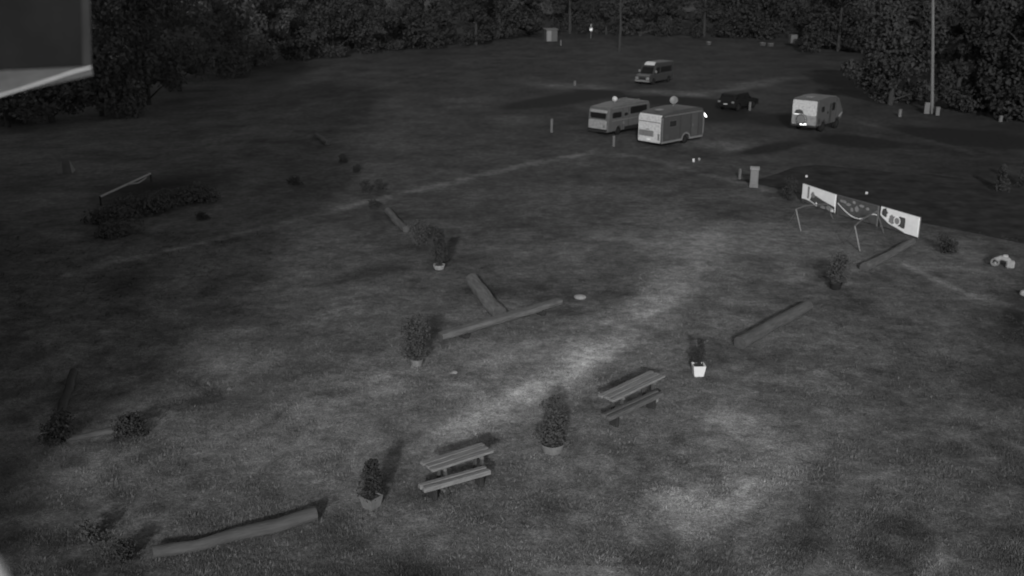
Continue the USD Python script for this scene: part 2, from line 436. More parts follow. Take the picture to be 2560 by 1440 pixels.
n_t = 80000
tx, ty = rng.uniform(0, 1, n_t), rng.uniform(0, 1, n_t)
ypx = 1480 - (tx ** 1.2) * 900
tp = np.array([G(a, b) for a, b in zip(rng.uniform(-60, 2620, n_t), ypx)])
tp[:, 2] = turf_height(tp)
ta = turf_tone_and_falloff(tp * [1, 1, 0])
levels = np.array([.05, .085, .12, .155, .2, .27, .36])
clump = meshkit.fbm(tp * [1.3, 1.3, 0], 3, 21)
keep = rng.uniform(0, 1, n_t) < np.clip((clump - .25) * 2.2, .08, 1)
tp, ta, clump = tp[keep], ta[keep], clump[keep]
grass = UsdGeom.PointInstancer.Define(stage, numbered('/World/grass'))
paths = []
for i, a in enumerate(levels):
    blade = usdkit.material(stage, f'/World/Looks/grass_blades_{i:03d}', {
        "d": ("principled_bsdf", {"base_color": (a * 1.25,) * 3, "roughness": 0.8, "specular_ior_level": 0.15}),
        "t": ("translucent_bsdf", {"color": (a * 1.1,) * 3}), "m": ("mix_closure", {"fac": 0.3})}, [("d.BSDF", "m.closure1"), ("t.BSDF", "m.closure2")], surface="m.closure")
    for k in range(2):
        pth = f'/World/grass/tuft_{i * 2 + k:03d}'
        usdkit.mesh(stage, pth, tuft(np.random.default_rng(50 + i * 2 + k)), blade)
        paths.append(Sdf.Path(pth))
grass.CreatePrototypesRel().SetTargets(paths)
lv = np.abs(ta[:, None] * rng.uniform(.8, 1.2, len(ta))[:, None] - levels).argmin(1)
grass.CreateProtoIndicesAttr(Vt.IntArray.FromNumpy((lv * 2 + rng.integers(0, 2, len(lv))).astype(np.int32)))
grass.CreatePositionsAttr(Vt.Vec3fArray.FromNumpy(tp.astype(np.float32)))
ang = rng.uniform(0, 2 * np.pi, len(tp))
grass.CreateOrientationsAttr(Vt.QuathArray([Gf.Quath(float(math.cos(a / 2)), 0, 0, float(math.sin(a / 2))) for a in ang]))
sc = rng.uniform(.6, 1.3, len(tp)) * (.55 + clump)
grass.CreateScalesAttr(Vt.Vec3fArray.FromNumpy(np.repeat(sc[:, None], 3, 1).astype(np.float32)))
tag(grass.GetPrim(), 'short tufted grass growing all over the meadow', 'grass', kind='stuff')


# ------------------------------------------------------------------ trees
def leaves(r, centres, radii, n, size, flat=.8):
    """n leaf faces (small bent quads) spread through clumps."""
    k = r.integers(0, len(centres), n)
    d = r.normal(size=(n, 3)); d /= np.linalg.norm(d, axis=1, keepdims=True)
    c = centres[k] + d * (radii[k] * r.uniform(.35, 1.0, n) ** .5)[:, None] * [1, 1, flat]
    nrm = d * .8 + r.normal(size=(n, 3)) * .6 + [0, 0, .35]
    nrm /= np.linalg.norm(nrm, axis=1, keepdims=True)
    h = r.normal(size=(n, 3))
    u = np.cross(nrm, h); u /= np.linalg.norm(u, axis=1, keepdims=True)
    w = np.cross(nrm, u)
    s = (size * r.uniform(.55, 1.3, n))[:, None]
    v = np.stack([c - u * s, c + w * s * .55 + nrm * s * .1, c + u * s, c - w * s * .55 + nrm * s * .1], 1).reshape(-1, 3)
    i = np.arange(n) * 4
    f = np.vstack([np.stack([i, i + 1, i + 2], 1), np.stack([i, i + 2, i + 3], 1)])
    return trimesh.Trimesh(v, f, process=False)


def tree(name, label, seed, h, rad, base, leaf_n, leaf_size, mat, group, loc, conifer=False):
    r = np.random.default_rng(seed)
    t = thing(name, label, 'tree', loc, 0, group)
    tr = [tube_along([(0, 0, -.2), (.05, .05, h * .25), (-.1, .1, h * .55), (.05, -.05, h * .85)], [.26, .2, .13, .04], 8)]
    cs, rs = [], []
    for k in range(34 if not conifer else 40):
        z = base + (h - base) * r.uniform(0, 1)
        q = (z - base) / (h - base)
        wide = rad * (math.sqrt(max(0, 1 - (2 * q - .75) ** 2 / 1.7)) if not conifer else (1.05 - q))
        a, d = r.uniform(0, 2 * np.pi), wide * math.sqrt(r.uniform(.1, 1)) * r.uniform(.75, 1.12)
        cs.append((math.cos(a) * d, math.sin(a) * d, z)); rs.append(rad * r.uniform(.22, .42) * (1 if not conifer else .7))
        if k % 3 == 0:
            z0 = max(base * .6, z - d * .8)
            tr.append(tube_along([(0, 0, z0), (cs[-1][0] * .5, cs[-1][1] * .5, z0 + (z - z0) * .6), cs[-1]], [.09, .06, .02], 5))
    part(t, 'trunk', tr, M['bark_dark'])
    part(t, 'crown', leaves(r, np.array(cs), np.array(rs), leaf_n, leaf_size), mat, smooth=False)
    return t


GF, GS = 'trees of the dark forest edge', 'added unseen trees shading the left of the meadow'
FOREST = 'tall dark leafy tree in the forest edge along the top of the view'
LEFT = 'leafy tree standing before the dark wood at the upper left'
GL = 'trees before the wood at the upper left'
left_protos = [tree('left_tree', LEFT, 15, 12, 4.8, .7, 10000, .2, M['leaf_left'], GL, G(372, 262)),
               tree('left_tree', LEFT, 16, 14, 5.0, .8, 11000, .21, M['leaf_left'], GL, G(545, 190))]
protos = [tree('forest_tree', FOREST, 11, 15, 5.2, .8, 11000, .22, M['leaf_tree'], GF, G(900, 130)),
          tree('forest_tree', FOREST, 12, 18, 5.6, 1.0, 12000, .23, M['leaf_tree'], GF, G(1060, 117)),
          tree('forest_tree', FOREST, 13, 12, 4.6, .5, 9000, .21, M['leaf_pale'], GF, G(750, 148)),
          tree('forest_tree', FOREST, 14, 14, 3.8, .5, 9000, .2, M['leaf_tree'], GF, G(1190, 112), conifer=True)]
r = np.random.default_rng(77)
spots = [(-120, 330), (20, 318), (130, 306), (255, 290), (450, 228), (640, 165), (835, 140), (985, 122),
         (1250, 96), (1325, 86), (1425, 84), (1515, 86), (1600, 90), (1675, 90), (1760, 92), (1840, 92), (1930, 94), (2030, 98), (2095, 128),
         (2390, 268), (2470, 276), (2560, 288), (2650, 300)]
spots += [(x, 50 + 8 * r.random()) for x in np.arange(560, 2100, 95)] + [(x, 168 + (x < 2300) * -40) for x in np.arange(2150, 2700, 95)] + [(x, y) for x, y in ((-60, 240), (90, 225), (230, 210), (340, 180), (430, 150), (520, 125))]
for k, (x, y) in enumerate(spots):
    left = x < 660 and k < 22
    src = left_protos[k % 2] if left else protos[int(r.integers(0, 4))]
    s = r.uniform(.8, 1.15)
    p = G(x, y)
    copy_of(src, LEFT if left else FOREST, p, r.uniform(0, 360), (s * r.uniform(.9, 1.1), s, s * r.uniform(.9, 1.15)))
tree('round_tree', 'broad round-crowned paler tree left of the tall bare pole', 31, 9.2, 4.3, .6, 9000, .22, M['leaf_pale'], None, G(2225, 262))
tree('bushy_tree', 'low bushy dark tree right of the tall bare pole', 32, 8.0, 3.8, .4, 7000, .22, M['leaf_tree'], None, G(2465, 262))
pt = thing('bare_tree', 'slender pale bare trunk rising at the forest edge near the far van', 'tree', G(1548, 128))
part(pt, 'trunk', tube_along([(0, 0, -.1), (.1, 0, 3), (-.05, 0, 7), (.1, 0, 11)], [.2, .17, .13, .08], 8), M['bark_dark'])
part(pt, 'limb', tube_along([(0, 0, 6), (.8, .1, 7.3), (1.5, .1, 9)], [.08, .05, .02], 6), M['bark_dark'])
# trees added out of view, left and behind, to shade the left meadow
side = [(-21.0 + .1 * y + r.uniform(-3.5, 2.5), y) for y in np.arange(-64, 16, 6.0)] + [(-.5 * (.95 * y + 4) - 9.5, y) for y in np.arange(20, 56, 6.0)]
side += [(x - 7 + r.uniform(-1, 1), y + 2.5) for x, y in side]
ADDED_SHADE_TREE = 'tall leafy tree added out of view to shade the left of the meadow'
for k, (x, y) in enumerate(side):
    src = protos[k % 2]
    s = r.uniform(1.15, 1.45)
    copy_of(src, ADDED_SHADE_TREE, (x, y, 0), r.uniform(0, 360), (s, s, s * 1.1), GS)


# ------------------------------------------------------------------ shrubs and their pots
def shrub(name, label, px, py, h, w, seed, mat, n=700, size=.035, z=0.0, lean=0.0, cat='shrub', top=.5):
    r = np.random.default_rng(seed)
    g = G(px, py)
    t = thing(name, label, cat, (g[0], g[1], z), r.uniform(0, 360))
    cs, rs, st = [], [], []
    w, n, nc = w * 1.25, int(n * 2.2), max(14, int(h * 34))
    for k in range(nc):
        q = (k + .5) / nc
        zz = h * (.05 + .9 * q)
        ww = w / 2 * (1 - (1 - top) * q) * (.75 + .25 * math.sin(min(1, q * 3) * math.pi / 2))
        a = r.uniform(0, 2 * np.pi)
        d = ww * r.uniform(.1, .85)
        c = (math.cos(a) * d + lean * zz, math.sin(a) * d, zz)
        cs.append(c); rs.append(ww * r.uniform(.35, .65) + .04)
        st.append(tube_along([(r.normal() * .03, r.normal() * .03, -.02), (c[0] * .4, c[1] * .4, zz * .5), c], [.011, .008, .003], 5))
    part(t, 'stem', st, M['bark_dark'])
    part(t, 'foliage', leaves(r, np.array(cs), np.array(rs), n, size), mat, smooth=False)
    return t


def round_pot(name, label, px, py, rad, h, mat, rz=0, taper=.78):
    t = thing(name, label, 'plant pot', G(px, py), rz)
    part(t, 'bowl', lathe([(0, 0), (rad * taper, 0), (rad * taper * 1.02, .01), (rad * .97, h - .06), (rad, h - .055), (rad * 1.03, h), (rad * .95, h), (rad * .9, h - .06), (0, h - .062)]), mat)
    part(t, 'soil', lathe([(0, h - .05), (rad * .6, h - .045), (rad * .91, h - .055)]), M['soil'])
    return t


def square_pot(name, label, px, py, w, h, mat, rz):
    t = thing(name, label, 'planter', G(px, py), rz)
    a, b = w / 2 * .72, w / 2
    outer = m3.Manifold.hull_points(np.array([(sx * k, sy * k, z) for sx in (-1, 1) for sy in (-1, 1) for k, z in ((a, 0), (b, h))], float))
    inner = m3.Manifold.hull_points(np.array([(sx * k, sy * k, z) for sx in (-1, 1) for sy in (-1, 1) for k, z in ((a * .9, h * .8), (b * .9, h + .01))], float))
    part(t, 'tub', tm(outer - inner), mat, smooth=False)
    part(t, 'soil', cbox(b * 1.7, b * 1.7, .04, .01, (0, 0, h * .8)), M['soil'])
    return t


round_pot('round_pot', 'round earthen pot holding the leafy shrub between the two picnic tables', 1381, 1128, .33, .27, M['terracotta'])
shrub('potted_shrub', 'bushy leafy shrub in the round pot between the two picnic tables', 1382, 1122, 1.35, .78, 101, M['leaf_shrub'], 1700, .045, .2, lean=.05)
square_pot('square_planter', 'square tapered planter with a corner towards us, left of the nearer picnic table', 929, 1268, .43, .33, M['concrete'], 52)
shrub('slim_shrub', 'slim dark shrub in the square planter', 929, 1264, 1.0, .56, 102, M['leaf_dark'], 1000, .04, .24, lean=.06)
square_pot('white_planter', 'bright white square flower pot standing alone right of the farther picnic table', 1745, 938, .41, .38, M['white_pot'], 3)
shrub('thin_shrub', 'thin dark shrub in the bright white pot', 1747, 934, .95, .42, 103, M['leaf_dark'], 520, .035, .3, lean=.05, top=.3)
round_pot('small_pot', 'small pot with pale rim at the left end of the long log bench', 1042, 914, .22, .26, M['terracotta'])
shrub('broad_shrub', 'wide-topped shrub in the small pot left of the long log bench', 1042, 912, 1.45, .78, 104, M['leaf_shrub'], 1500, .045, .2, top=.9)
round_pot('low_pot', 'low pale pot under the tall dark shrub in mid meadow', 1098, 672, .26, .2, M['stone'])
shrub('tall_shrub', 'tall dark columnar shrub in the low pale pot in mid meadow', 1102, 668, 1.7, .6, 105, M['leaf_dark'], 1100, .05, .14, lean=.05)
shrub('loose_shrub', 'loose grey shrub between the small log and the tall dark shrub', 1048, 612, 1.15, .8, 106, M['leaf_shrub'], 700, .05, top=.8)
round_pot('dark_pot', 'dark pot under the shrub left of the log near the painted boards', 2088, 722, .26, .26, M['black'])
shrub('spreading_shrub', 'spreading shrub in the dark pot near the painted boards', 2092, 718, 1.2, .8, 107, M['leaf_shrub'], 900, .05, .2, top=.9, lean=.08)
shrub('dark_bush', 'small round dark bush right of the painted boards', 2366, 632, .75, .8, 108, M['leaf_dark'], 700, .045, top=.8)
shrub('young_tree', 'bare young sapling just left of the first painted board', 1972, 500, 1.3, .75, 109, M['leaf_dark'], 420, .05, cat='sapling', top=.9)
shrub('leafy_bush', 'dark leafy bush at the left edge, left end of the thin beam', 150, 1100, .75, .8, 110, M['leaf_dark'], 800, .05, top=.8)
shrub('flat_bush', 'flat dark bush at the right end of the thin beam on the left', 330, 1082, .55, .8, 111, M['leaf_dark'], 700, .05, top=.9)
shrub('pale_weed', 'pale wispy weed near the lower left corner', 228, 1352, .5, .45, 112, M['leaf_shrub'], 220, .045, top=.9, cat='weed')
shrub('corner_bush', 'small dark bush left of the near log in the lower left', 315, 1400, .5, .45, 113, M['leaf_dark'], 420, .04, top=.8)
for px, py, h, w, sd, lab in ((912, 482, .75, .5, 121, 'small dark plant on the upper side of the pale trail'), (935, 518, .4, .55, 122, 'low dark plant beside the small log, below the trail'),
                              (738, 460, .35, .8, 123, 'flat dark plant far left of the small plants near the trail'), (858, 405, .5, .4, 124, 'farthest of the small dark plants up the meadow'),
                              (893, 430, .45, .4, 125, 'second farthest small dark plant up the meadow'), (948, 478, .7, .5, 126, 'small dark plant just right of the one on the trail'),
                              (508, 548, .3, .6, 127, 'flat dark plant below the dark thicket on the left')):
    shrub('small_plant', lab, px, py, h, w, sd, M['leaf_dark'], 300, .05, cat='plant', top=.9)
for k, (px, py, h, w) in enumerate([(285, 548, .7, 2.0), (350, 528, .9, 2.4), (425, 512, .8, 2.4), (500, 500, .7, 2.2), (300, 585, .6, 1.8)]):
    shrub('thicket_bush', ('leftmost bush of the dark thicket below the pale pole', 'second bush from the left in the dark thicket below the pale pole', 'third bush from the left in the dark thicket on the left',
                           'rightmost bush of the dark thicket on the left', 'lowest bush of the dark thicket on the left')[k], px, py, h * .6, w, 140 + k, M['leaf_shrub'], 900, .1, cat='bush', top=.8)
for k, (px, py, h) in enumerate([(2502, 478, 1.6), (2560, 468, 1.9)]):
    shrub('camp_shrub', ('conical grey shrub on the far side of the dark lane at the right', 'grey shrub at the right frame edge beyond the dark lane')[k], px, py, h, .9, 150 + k, M['leaf_dark'], 600, .07, top=.25)


# ------------------------------------------------------------------ logs
def log(name, label, a, b, rad, seed, mat, end_mat=None, flat=False, feet=0, rad2=None, sink=.04, cat='log'):
    """A trunk lying from pixel a to pixel b (the line of its axis); flat: sawn along the top to sit on."""
    r = np.random.default_rng(seed)
    rad2 = rad2 or rad
    lift = .16 if feet else 0
    A, B = G(*a, rad + lift - sink), G(*b, rad2 + lift - sink)
    c, d = (A + B) / 2, B - A
    L, az = np.hypot(d[0], d[1]), math.degrees(math.atan2(d[1], d[0]))
    t = thing(name, label, cat, (c[0], c[1], 0), az)
    n, m = 20, 36
    xs = np.linspace(-L / 2, L / 2, m)
    th = np.arange(n) * 2 * np.pi / n
    wob = np.stack([np.interp(xs, np.linspace(-L / 2, L / 2, 5), r.normal(0, .025, 5)) for _ in range(2)], 1)
    v = []
    for k, x in enumerate(xs):
        R = rad + (rad2 - rad) * k / (m - 1)
        q = np.stack([np.full(n, x) + r.normal(0, .01), np.cos(th), np.sin(th)], 1)
        R = R * (1 + .34 * (meshkit.fbm(np.stack([np.full(n, x * 1.2), np.cos(th) * 1.2 + seed, np.sin(th) * 1.2], 1), 3, seed) - .5))
        p = np.stack([q[:, 0], q[:, 1] * R + wob[k, 0], q[:, 2] * R + wob[k, 1]], 1)
        if flat:
            p[:, 2] = np.minimum(p[:, 2], rad * .45)
        p[:, 2] += rad + lift - sink
        v.append(p)
    f = []
    for k in range(m - 1):
        for j in range(n):
            q = [k * n + j, k * n + (j + 1) % n, (k + 1) * n + (j + 1) % n, (k + 1) * n + j]
            f += [(q[0], q[2], q[1]), (q[0], q[3], q[2])]
    part(t, 'trunk', trimesh.Trimesh(np.vstack(v), np.array(f), process=False), mat, smooth=50)
    for k, s in ((0, -1), (m - 1, 1)):
        ring = v[k]
        mid = ring.mean(0) + [s * .004, 0, 0]
        inner = mid + (ring - mid) * .55 + [s * .006, 0, 0]
        V = np.vstack([ring, inner, mid[None]])
        F = []
        for j in range(n):
            j2 = (j + 1) % n
            F += [(j, j2, n + j2), (j, n + j2, n + j), (n + j, n + j2, 2 * n)]
        F = np.array(F) if s > 0 else np.array(F)[:, ::-1]
        part(t, 'cut_end', trimesh.Trimesh(V, F, process=False), end_mat or M['cut_wood'], smooth=False)
    for k in range(feet):
        x = L * (-.32 + .64 * k / max(1, feet - 1))
        part(t, 'foot', moved(tube_along([(0, -rad * 1.15, .09), (0, rad * 1.15, .09)], .12, 12), (x, 0, 0)), M['bark_dark'])
    return t


log('log_bench', 'long straight log bench on two short feet across mid meadow', (1100, 840), (1400, 752), .19, 1, M['bark'], flat=True, feet=2, cat='log bench')
log('bark_log', 'thick dark log meeting the middle of the long log bench end on', (1180, 700), (1246, 782), .26, 2, M['bark'], cat='log', rad2=.28)
log('near_log', 'long pale log in the lower left foreground', (382, 1382), (790, 1288), .15, 3, M['pale_wood'], rad2=.17)
log('rough_log', 'rough split log lying right of the white flower pot', (1848, 858), (2018, 766), .24, 4, M['log_dark'], rad2=.2)
log('far_right_log', 'log lying below the last painted board, beside the spreading shrub', (2158, 668), (2283, 608), .2, 5, M['log_dark'], rad2=.16)
log('small_log', 'small log below the pale trail near the tall dark shrub', (968, 528), (1014, 574), .17, 6, M['log_dark'])
log('distant_log', 'short pale log far up the left side of the meadow', (790, 338), (820, 358), .17, 7, M['pale_wood'])
log('thin_beam', 'thin beam between two dark bushes at the left edge', (165, 1096), (308, 1074), .1, 8, M['log_dark'])
log('dark_log', 'dark log pointing away from us at the left edge above the bush', (150, 1032), (186, 928), .13, 9, M['bark_dark'], end_mat=M['bark_dark'])
pp = thing('forked_pole', 'long pale pole with a forked end above the dark thicket on the left', 'pole', (0, 0, 0))
a_, b_, c_ = G(250, 492, .5), G(376, 434, .5), G(335, 455, .5)
part(pp, 'shaft', tube_along([a_, (a_ + b_) / 2, b_], .06, 8), M['pipe'])
part(pp, 'fork', tube_along([(a_ + b_) / 2, c_ + [.25, 0, -.05], G(366, 444, .45)], [.05, .045, .03], 8), M['pipe'])
part(pp, 'prop', tube_along([a_ - [0, 0, .52], a_ + [0, 0, .03]], .05, 8), M['bark_dark'])
part(pp, 'prop', tube_along([b_ - [0, 0, .52], b_ + [0, 0, .03]], .05, 8), M['bark_dark'])


# ------------------------------------------------------------------ picnic tables
def picnic(label, px_a, px_b):
    A, B = G(*px_a, .75), G(*px_b, .75)
    d = B - A
    L, az = np.hypot(d[0], d[1]), math.atan2(d[1], d[0])
    nrm = np.array([math.sin(az), -math.cos(az), 0])
    c = (A + B) / 2 + nrm * .33
    t = thing('picnic_table', label, 'picnic table', (c[0], c[1], 0), math.degrees(az))
    rr = np.random.default_rng(int(px_a[0]))
    for k in range(3):
        part(t, 'table_plank', moved(cbox(L + rr.uniform(-.03, .03), .165, .07, .012), (rr.uniform(-.03, .03), -.215 + .215 * k, .69 + rr.uniform(-.004, .004))), M['plank'])
    for x in (-L * .3, L * .3):
        part(t, 'top_bearer', cbox(.07, .6, .09, .008, (x, 0, .608)), M['beam'])
        part(t, 'foot_bearer', cbox(.07, .5, .12, .008, (x, 0, -.05)), M['beam'])
        for s in (-1, 1):
            part(t, 'leg', hull([(x + .04 + dx, s * yy, z) for dx in (0, .06) for yy, z in ((.12, .69), (.2, .69), (.12, .03), (.22, .03))]), M['pale_wood'])


def bench(label, px_a, px_b, mat):
    A, B = G(*px_a, .45), G(*px_b, .45)
    d = B - A
    L, az = np.hypot(d[0], d[1]), math.degrees(math.atan2(d[1], d[0]))
    c = (A + B) / 2
    t = thing('bench', label, 'bench', (c[0], c[1], 0), az)
    rr = np.random.default_rng(int(px_a[1]))
    for k in range(2):
        part(t, 'seat_beam', moved(cbox(L + rr.uniform(-.03, .03), .15, .13, .02), (rr.uniform(-.03, .03), -.1 + .2 * k, .32 + rr.uniform(-.005, .005))), mat)
    for x in (-L * .33, L * .36):
        part(t, 'leg', cbox(.12, .3, .4, .015, (x, .02, -.08)), M['bark_dark'])


picnic('nearer picnic table, weathered planks, with the square planter at its left', (1050, 1153), (1202, 1105))
bench('thick plank bench in front of the nearer picnic table', (1053, 1215), (1222, 1168), M['plank'])
picnic('farther picnic table, weathered planks, closer to the white flower pot', (1492, 987), (1622, 926))
bench('dark thick plank bench in front of the farther picnic table', (1514, 1039), (1648, 978), M['plank_dark'])


def pebble(name, label, px, py, sx, sy, sz, seed, mat, cat='stone'):
    m = trimesh.creation.icosphere(3)
    n = meshkit.fbm(m.vertices * 1.3 + seed, 3, seed) - .5
    m.vertices *= (1 + .35 * n)[:, None]
    m.vertices *= [sx, sy, sz]
    m.apply_translation((0, 0, sz * .55))
    g = G(px, py)
    m.apply_translation((g[0], g[1], 0))
    p = part(None, name, m, mat, smooth=True)
    return tag(p, label, cat)


pebble('round_stone', 'round pale stone at the right end of the farther picnic table', 1633, 1004, .16, .15, .15, 3, M['stone'])
pebble('flat_stone', 'flat pale stone right of the long log bench', 1450, 746, .24, .2, .1, 4, M['stone'])
pebble('small_stone', 'pale little stone below the small pot with the pale rim', 1136, 934, .11, .1, .07, 5, M['stone'])
pebble('edge_stone', 'pale stone cut by the right frame edge', 2560, 738, .18, .16, .14, 6, M['stone'])

# pale arched play figure on the grass, far right
g = G(2507, 668)
t = thing('play_figure', 'pale arched play figure standing on the grass near the right edge', 'play figure', g, -25)
part(t, 'body', tube_along([(-.33, 0, .12), (-.3, 0, .32), (-.12, 0, .42), (.08, 0, .40), (.22, 0, .3)], [.1, .12, .11, .12, .12], 12), M['stone'])
part(t, 'block', cbox(.34, .3, .34, .06, (.28, 0, 0)), M['stone'])
part(t, 'ring', moved(trimesh.creation.torus(.15, .05, 20, 10), (-.34, -.02, .2), rx=90), M['concrete'])
part(t, 'saddle', cbox(.2, .28, .05, .02, (.05, 0, .5)), M['white_paint'])


# ------------------------------------------------------------------ painted boards and the pipe frames in front of them
def board(label, lt, rt, dark, draw):
    """lt, rt: pixels of the top corners (1.05 m up)."""
    A, B = G(*lt, 1.05), G(*rt, 1.05)
    d = B - A
    W, az = np.hypot(d[0], d[1]), math.degrees(math.atan2(d[1], d[0]))
    c = (A + B) / 2
    t = thing('painted_board', label, 'sign board', (c[0], c[1], 0), az)
    part(t, 'panel', moved(cbox(W, .04, .97, .006), (0, 0, .08)), M['board_dark' if dark else 'board_white'])
    for x in (-W / 2 + .03, W / 2 - .03):
        part(t, 'post', cbox(.07, .07, 1.07, .008, (x, .06, 0)), M['board_frame'])
    part(t, 'top_rail', cbox(W + .06, .05, .03, .006, (0, .03, 1.052)), M['board_frame'])
    draw(t, W)
    return t


def paint(t, name, poly, mat, level=1):
    part(t, name, moved(plate(poly, .004 * level), (0, -.0195, 0)), M[mat], smooth=False)


def ribbon(pts, w):
    from shapely.geometry import LineString
    from scipy.interpolate import CubicSpline
    pts = np.array(pts, float)
    s = np.r_[0, np.cumsum(np.hypot(*np.diff(pts, axis=0).T))]
    q = np.linspace(0, s[-1], 24)
    return LineString(np.stack([CubicSpline(s, pts[:, k])(q) for k in (0, 1)], 1)).buffer(w, quad_segs=3)


def blob(x, z, rx, rz, seed, n=18):
    r = np.random.default_rng(seed)
    a = np.arange(n) * 2 * np.pi / n
    k = 1 + r.uniform(-.22, .22, n)
    return Polygon(np.stack([x + rx * k * np.cos(a), z + rz * k * np.sin(a)], 1)).buffer(.012)


def draw_left(t, W):
    h = W / 2
    inside = sbox(-h + .005, .085, h - .005, 1.045)
    paint(t, 'dark_bar', sbox(-h + W * .17, .35, -h + W * .22, 1.0).buffer(.01), 'board_mid', 1)
    hill = Polygon([(-h, .0), (-h, .22), (-h + W * .25, .24), (-h + W * .3, .52), (-h + W * .42, .62), (-h + W * .62, .5), (-h + W * .85, .42), (h, .36), (h, 0)]).buffer(.02).intersection(inside)
    paint(t, 'painted_hill', hill, 'board_dark', 1)
    paint(t, 'white_curve', ribbon([(-h + .03, .26), (-h + W * .2, .27), (-h + W * .36, .2), (-h + W * .46, .1)], .022).intersection(inside), 'board_white', 2)
    for k, (x, z, a, b, m) in enumerate([(.34, .62, .16, .14, 'board_mid'), (.5, .78, .24, .08, 'board_white'), (.46, .2, .06, .09, 'board_white'), (.66, .16, .2, .07, 'board_mid'), (.84, .22, .22, .1, 'board_mid'), (.93, .16, .1, .1, 'board_white'), (.93, .62, .12, .12, 'board_white')]):
        paint(t, 'painted_figure', blob(-h + W * x, z, a, b, k).intersection(inside), m, 3)


def draw_middle(t, W):
    h = W / 2
    inside = sbox(-h + .005, .085, h - .005, 1.045)
    paint(t, 'white_curve', ribbon([(-h + .02, .66), (-h + W * .25, .32), (-h + W * .5, .15), (-h + W * .68, .25), (-h + W * .84, .52), (h - .02, .6)], .02).intersection(inside), 'board_white', 1)
    for k, (x, z, a, b) in enumerate([(.15, .82, .22, .07), (.28, .74, .15, .06), (.42, .92, .1, .06), (.5, .62, .12, .14), (.62, .84, .16, .05), (.38, .52, .08, .1), (.76, .78, .1, .06)]):
        paint(t, 'painted_figure', blob(-h + W * x, z, a, b, 20 + k).intersection(inside), 'board_mid', 1)


def draw_right(t, W):
    h = W / 2
    inside = sbox(-h + .005, .085, h - .005, 1.045)
    hill = Polygon([(-h, 0), (-h, .62), (-h + W * .08, .5), (-h + W * .3, .28), (-h + W * .45, .22), (-h + W * .66, .1), (-h + W * .7, 0)]).intersection(inside)
    paint(t, 'painted_hill', hill, 'board_dark', 1)
    paint(t, 'white_curve', ribbon([(-h + .02, .66), (-h + W * .12, .5), (-h + W * .3, .3), (-h + W * .46, .3), (-h + W * .66, .14)], .02).intersection(inside), 'board_white', 2)
    paint(t, 'dark_figure', blob(-h + W * .11, .8, .17, .2, 41).intersection(inside), 'board_dark', 2)
    paint(t, 'dark_figure', blob(-h + W * .33, .55, .24, .2, 42).intersection(inside), 'board_mid', 1)
    paint(t, 'dark_figure', rrect(-h + W * .48, .28, -h + W * .66, .82, .09), 'board_dark', 1)
    ring = Point(-h + W * .45, .56).buffer(.22).difference(Point(-h + W * .45, .56).buffer(.165))
    paint(t, 'white_ring', ring.intersection(inside), 'board_white', 3)
    paint(t, 'dark_figure', Point(-h + W * .45, .56).buffer(.16), 'board_mid', 3)


board('first painted board, white top over dark shapes, nearest the sapling', (2008, 459), (2091, 487), False, draw_left)
board('middle painted board, dark with a thin white swinging curve', (2096, 489), (2196, 516), True, draw_middle)
board('last painted board, white right half with dark round figures', (2204, 516), (2300, 544), False, draw_right)


def pipe_frame(label, apex, f1, f2, apex2, f3):
    base = G(*f1)
    t = thing('pipe_frame', label, 'play frame', base, 0)

    def loc(p, z):
        return G(*p, z) - base
    hgt = (f1[1] - apex[1]) / (.0724 * (f1[1] + 120)) * 1.02
    top = at_depth(*apex, base[1]) - base
    top2 = at_depth(*apex2, G(*f3)[1]) - base
    part(t, 'leg', tube_along([loc(f1, 0), top], .028, 8), M['pipe'])
    part(t, 'leg', tube_along([loc(f2, 0), top - [0, 0, .12]], .02, 8), M['board_frame'])
    part(t, 'leg', tube_along([loc(f3, 0), top2], .022, 8), M['board_frame'])
    part(t, 'top_bar', tube_along([top, top * .7 + top2 * .3 + [0, 0, .1], top2], .03, 8), M['board_frame'])
    return t


pipe_frame('low pipe frame with splayed legs in front of the first painted board', (1990, 523), (2002, 577), (1967, 564), (2068, 510), (2082, 547))
pipe_frame('low pipe frame with splayed legs in front of the last painted board', (2137, 565), (2150, 628), (2110, 608), (2192, 528), (2210, 584))


# ------------------------------------------------------------------ vehicles
def body_hull(profile, w, c=.07):
    """A convex body: side profile (x, z), w wide along y, with its long edges rounded off."""
    pr = Polygon(profile)
    small = np.array(pr.buffer(-c).exterior.coords)[:-1]
    mid = np.array(pr.buffer(-c * .3).exterior.coords)[:-1]
    full = np.array(pr.exterior.coords)[:-1]
    pts = []
    for q, y in ((small, w / 2), (mid, w / 2 - c * .3), (full, w / 2 - c)):
        for s in (-1, 1):
            pts.append(np.stack([q[:, 0], np.full(len(q), s * y), q[:, 1]], 1))
    return m3.Manifold.hull_points(np.vstack(pts))


def cut_wheels(man, xs, r, w, zc):
    for x in xs:
        for s in (-1, 1):
            c = m3.Manifold.cylinder(.5, r, r, 28).rotate([90, 0, 0]).translate([x, s * (w / 2) + .25, zc])
            man = man - c
    return man


def wheel(t, x, y, r, wd=.2):
    s = -1 if y < 0 else 1
    w = part(t, 'wheel', moved(lathe([(0, -wd / 2), (r * .8, -wd / 2), (r * .97, -wd / 2 + .03), (r, 0), (r * .97, wd / 2 - .03), (r * .8, wd / 2), (0, wd / 2)], 24), (x, y, r), rx=90), M['rubber'])
    part(w, 'hub_cap', moved(lathe([(0, .02), (r * .3, .02), (r * .52, .004), (r * .55, -.01)], 20), (x, y + s * (wd / 2 + .0), r), rx=-90 * s), M['black'])


